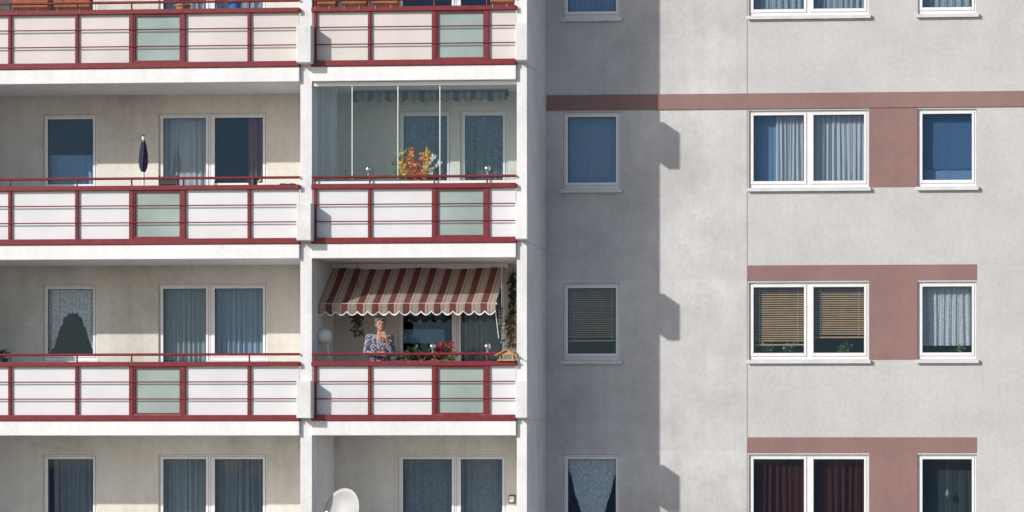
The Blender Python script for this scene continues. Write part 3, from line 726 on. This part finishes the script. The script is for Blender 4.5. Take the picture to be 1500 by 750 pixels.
# trailing plants on the back wall by the divider
q = MB(); vx = X(751, YB-.05); vz = Zp(751, 396, YB-.05)
for i in range(120): q.leaf((vx+random.gauss(0, .035), YB-.04-random.random()*.06, vz-random.random()*.7), random.uniform(.05, .1), (random.gauss(0, .5), random.gauss(-.3, .3), -1))
q.tube((vx, YB-.03, vz+.05), (vx, YB-.03, vz-.7), .005, n=6)
tag(q.build('hanging_vine', M['darkleaf']), 'dark vine hanging on the wall between awning and right divider', 'plant')
q = MB(); vx = X(749, YB-.05); vz = Zp(749, 462, YB-.05)
for i in range(90): q.leaf((vx+random.gauss(0, .05), YB-.04-random.random()*.08, vz-random.random()**1.3*.5), random.uniform(.05, .10), (random.gauss(0, .8), random.gauss(-.3, .4), random.gauss(-.6, .6)))
q.tube((vx, YB-.03, vz+.05), (vx, YB-.03, vz-.45), .005, n=6)
tag(q.build('dried_bouquet', M['dryleaf']), 'withered brown plant on the wall below the dark vine, above bird feeder', 'plant')
# small wall lamp by the lowest middle door
wlx, wly, wlz = X(750, YB-.05), YB-.005, Zp(750, 733, YB-.05)
wl = empty('wall_lamp', (wlx, wly, wlz), 'small white wall lamp right of the lowest middle balcony door', 'lamp')
MB().box(wlx-.05, wlx+.05, wly-.03, wly, wlz-.05, wlz+.09).build('housing', M['dark'], wl, bevel=.004)
MB().lathe((wlx, wly-.06, wlz-.03), [(.03, 0), (.042, .02), (.042, .09), (.03, .1)], 14).build('shade', M['white'], wl)
# glass ornament in the lowest right window
ox, oy, oz = X(1388, .12), .14, Zp(1388, 722, .14)
og = empty('window_ornament', (ox, oy, oz-.08), 'drop-shaped ornament hanging in the lowest right-edge window', 'ornament')
MB().tube((ox, oy, oz+.06), (ox, oy, ZT-2*H-.05), .0015, n=5).build('cord', M['drop'], og)
MB().lathe((ox, oy, oz-.08), [(.004, 0), (.035, .04), (.038, .07), (.012, .13), (.005, .15)], 14).build('drop', M['drop'], og)

# satellite dish on the lowest middle balcony
dx, dy = X(500, YF+.12), YF+.12; dzc = Zp(500, 750, dy)
ds = empty('satellite_dish', (dx, dy+.1, BASE-2*H+.05), 'pale satellite dish at the bottom of the frame beside the divider', 'satellite dish')
ax_ = Vector((-.30, -.90, .32)).normalized(); e1 = ax_.cross(up).normalized(); e2 = e1.cross(ax_)
C0 = Vector((dx, dy, dzc)); RD = .40
q = MB(); rings = []
for j in range(9):
    t = j/8; rings.append([q.bm.verts.new(C0+(e1*cos(2*PI*i/36)*.82+e2*sin(2*PI*i/36))*RD*t+ax_*(.09*t*t-.09)) for i in range(36)] if j else [q.bm.verts.new(C0-ax_*.09)])
for i in range(36):
    q.bm.faces.new((rings[0][0], rings[1][i], rings[1][(i+1) % 36]))
    for j in range(1, 8): q.bm.faces.new((rings[j][i], rings[j+1][i], rings[j+1][(i+1) % 36], rings[j][(i+1) % 36]))
d_ = q.build('reflector', M['dish'], ds, smooth=True); sm = d_.modifiers.new('solid', 'SOLIDIFY'); sm.thickness = .012
foc = C0+ax_*.36-e2*.14
MB().path([C0-e2*RD*.98, foc-e2*.03], .012).build('feed_arm', M['grey'], ds)
MB().tube(foc-ax_*.05, foc+ax_*.06, .032, .024, 14).build('receiver', M['grey'], ds)
MB().path([C0-ax_*.10, C0-ax_*.18, Vector((C0.x, C0.y+.16, BASE-2*H+.07))], .02).build('mast', M['grey'], ds)
MB().box(C0.x-.2, C0.x+.2, C0.y-.04, C0.y+.36, BASE-2*H+.05, BASE-2*H+.09).build('base_plate', M['grey'], ds)

# ---------------------------------------------------------------- person
pxx, pyy, pzz = X(556, -1.32), -1.32, BASE-H+.051
pr = empty('person', (pxx, pyy, pzz), 'person with short grey hair and floral blouse at the railing, hand raised to mouth', 'person')
def L(x, y, z): return Vector((pxx+x, pyy+y, pzz+z))
def rem(o, vox, it=4):
    r = o.modifiers.new('remesh', 'REMESH'); r.mode = 'VOXEL'; r.voxel_size = vox; r.use_smooth_shade = True
    s_ = o.modifiers.new('smooth', 'SMOOTH'); s_.factor = .5; s_.iterations = it
def hand(b, wv, d, side, n_):
    d = d.normalized(); side = (side-d*side.dot(d)).normalized(); n_ = (n_-d*n_.dot(d)-side*n_.dot(side)).normalized()
    for off, ln in ((.028, .070), (.010, .080), (-.009, .075), (-.026, .058)):
        k = wv+d*.082+side*off; b.caps(wv+d*.01+side*off*.6, .014, k, .0115, 8)
        a = k+(d*.85+n_*.5).normalized()*ln*.5; c = a+(d*.25+n_*.97).normalized()*ln*.5
        b.caps(k, .0098, a, .0088, 8); b.caps(a, .0088, c, .0072, 8)
    t0 = wv+d*.022+side*.022; t1 = wv+d*.055+side*.052+n_*.012; t2 = wv+d*.085+side*.050+n_*.034
    b.caps(t0, .0135, t1, .0105, 8); b.caps(t1, .0105, t2, .0085, 8)
hc = L(.012, -.015, 1.475)
body = MB()
body.ball(hc+Vector((0, .005, .012)), (.074, .092, .100), 24)         # skull
body.ball(hc+Vector((.012, -.030, -.048)), (.056, .058, .062), 20)    # jaw and cheeks
body.caps(hc+Vector((.018, -.084, .005)), .008, hc+Vector((.022, -.104, -.022)), .013, 10)  # nose
body.ball(hc+Vector((.018, -.078, -.088)), (.02, .018, .016), 12)     # chin
for s_ in (-1, 1):
    body.ball(hc+Vector((s_*.076, .012, -.008)), (.010, .018, .028), 10)
    body.ball(hc+Vector((.016+s_*.03, -.083, .022)), (.02, .010, .008), 8)   # brows
body.caps(L(.005, .012, 1.29), .052, hc+Vector((.004, .012, -.06)), .047)
body.caps(L(-.07, 0, 1.22), .075, L(.07, 0, 1.22), .075); body.caps(L(-.06, 0, 1.05), .085, L(.06, 0, 1.05), .085)
body.caps(L(-.07, .01, .9), .09, L(.07, .01, .9), .09); body.caps(L(0, 0, .88), .10, L(0, 0, 1.24), .09)
for s_ in (-1, 1):
    body.caps(L(s_*.085, 0, .84), .082, L(s_*.09, -.01, .46), .05); body.caps(L(s_*.09, -.01, .46), .05, L(s_*.095, .01, .08), .034)
    body.caps(L(s_*.095, .03, .035), .034, L(s_*.11, -.13, .025), .024)
shR, elR, wrR = L(-.165, .01, 1.265), L(-.215, -.06, 1.01), L(.005, -.185, .985)
shL, elL, wrL = L(.165, .01, 1.265), L(.205, -.09, 1.02), L(.105, -.205, 1.26)
for a, e, w_ in ((shR, elR, wrR), (shL, elL, wrL)):
    body.caps(L(0, .0, 1.25), .07, a, .05); body.caps(a, .048, e, .036); body.caps(e, .036, w_, .025)
hand(body, wrR, Vector((1, -.12, .15)), up, Vector((0, 1, 0)))
hand(body, wrL, Vector((-.55, .25, .9)), Vector((-.8, -.2, -.5)), Vector((-.3, 1, .1)))
bo_ = body.build('body', M['skin'], pr, smooth=True); rem(bo_, .0055, 3)
bl = MB()
bl.caps(L(-.075, 0, 1.215), .086, L(.075, 0, 1.215), .086); bl.caps(L(-.07, -.01, 1.10), .103, L(.07, -.01, 1.10), .103)
bl.caps(L(-.075, .0, .95), .108, L(.075, .0, .95), .108); bl.caps(L(-.09, .01, .82), .115, L(.09, .01, .82), .115)
for a, e, w_ in ((shR, elR, wrR), (shL, elL, wrL)):
    bl.caps(L(0, 0, 1.25), .07, a, .062); bl.caps(a, .062, e, .052); bl.caps(e, .052, e.lerp(w_, .62), .043)
o = bl.build('blouse', M['blouse'], pr, smooth=True); rem(o, .010, 4)
tr = MB(); tr.caps(L(-.07, .01, .85), .105, L(.07, .01, .85), .105)
for s_ in (-1, 1): tr.caps(L(s_*.088, 0, .82), .094, L(s_*.092, -.01, .46), .068); tr.caps(L(s_*.092, -.01, .46), .068, L(s_*.096, .01, .10), .056)
o = tr.build('trousers', M['trousers'], pr, smooth=True); rem(o, .012, 4)
for s_ in (-1, 1):
    q = MB(); q.caps(L(s_*.096, .03, .045), .042, L(s_*.112, -.14, .035), .033); o = q.build('shoe', M['dark'], pr, smooth=True)
    o.modifiers.new('r', 'REMESH').voxel_size = .01
hr = MB(); hr.ball(hc+Vector((-.004, .018, .040)), (.086, .096, .096), 24); hr.ball(hc+Vector((-.004, .05, -.02)), (.080, .06, .07), 18)
for i in range(60):
    a = random.random()*6.28; e = random.uniform(.1, 1.4); d = Vector((cos(a)*cos(e)*.088, .018+sin(a)*cos(e)*.096, .040+sin(e)*.097))
    if d.y < -.045 and d.z < .07: continue
    hr.ball(hc+d, random.uniform(.012, .02), 8)
o = hr.build('hair', M['hair'], pr, smooth=True); rem(o, .007, 2)
for s_ in (-1, 1):
    MB().ball(hc+Vector((.016+s_*.030, -.082, .008)), (.012, .008, .007), 10).build('eye', M['eye'], pr)
MB().ball(hc+Vector((.018, -.090, -.054)), (.022, .008, .007), 10).build('mouth', M['lip'], pr)
pr.rotation_euler = (0, 0, R(12))
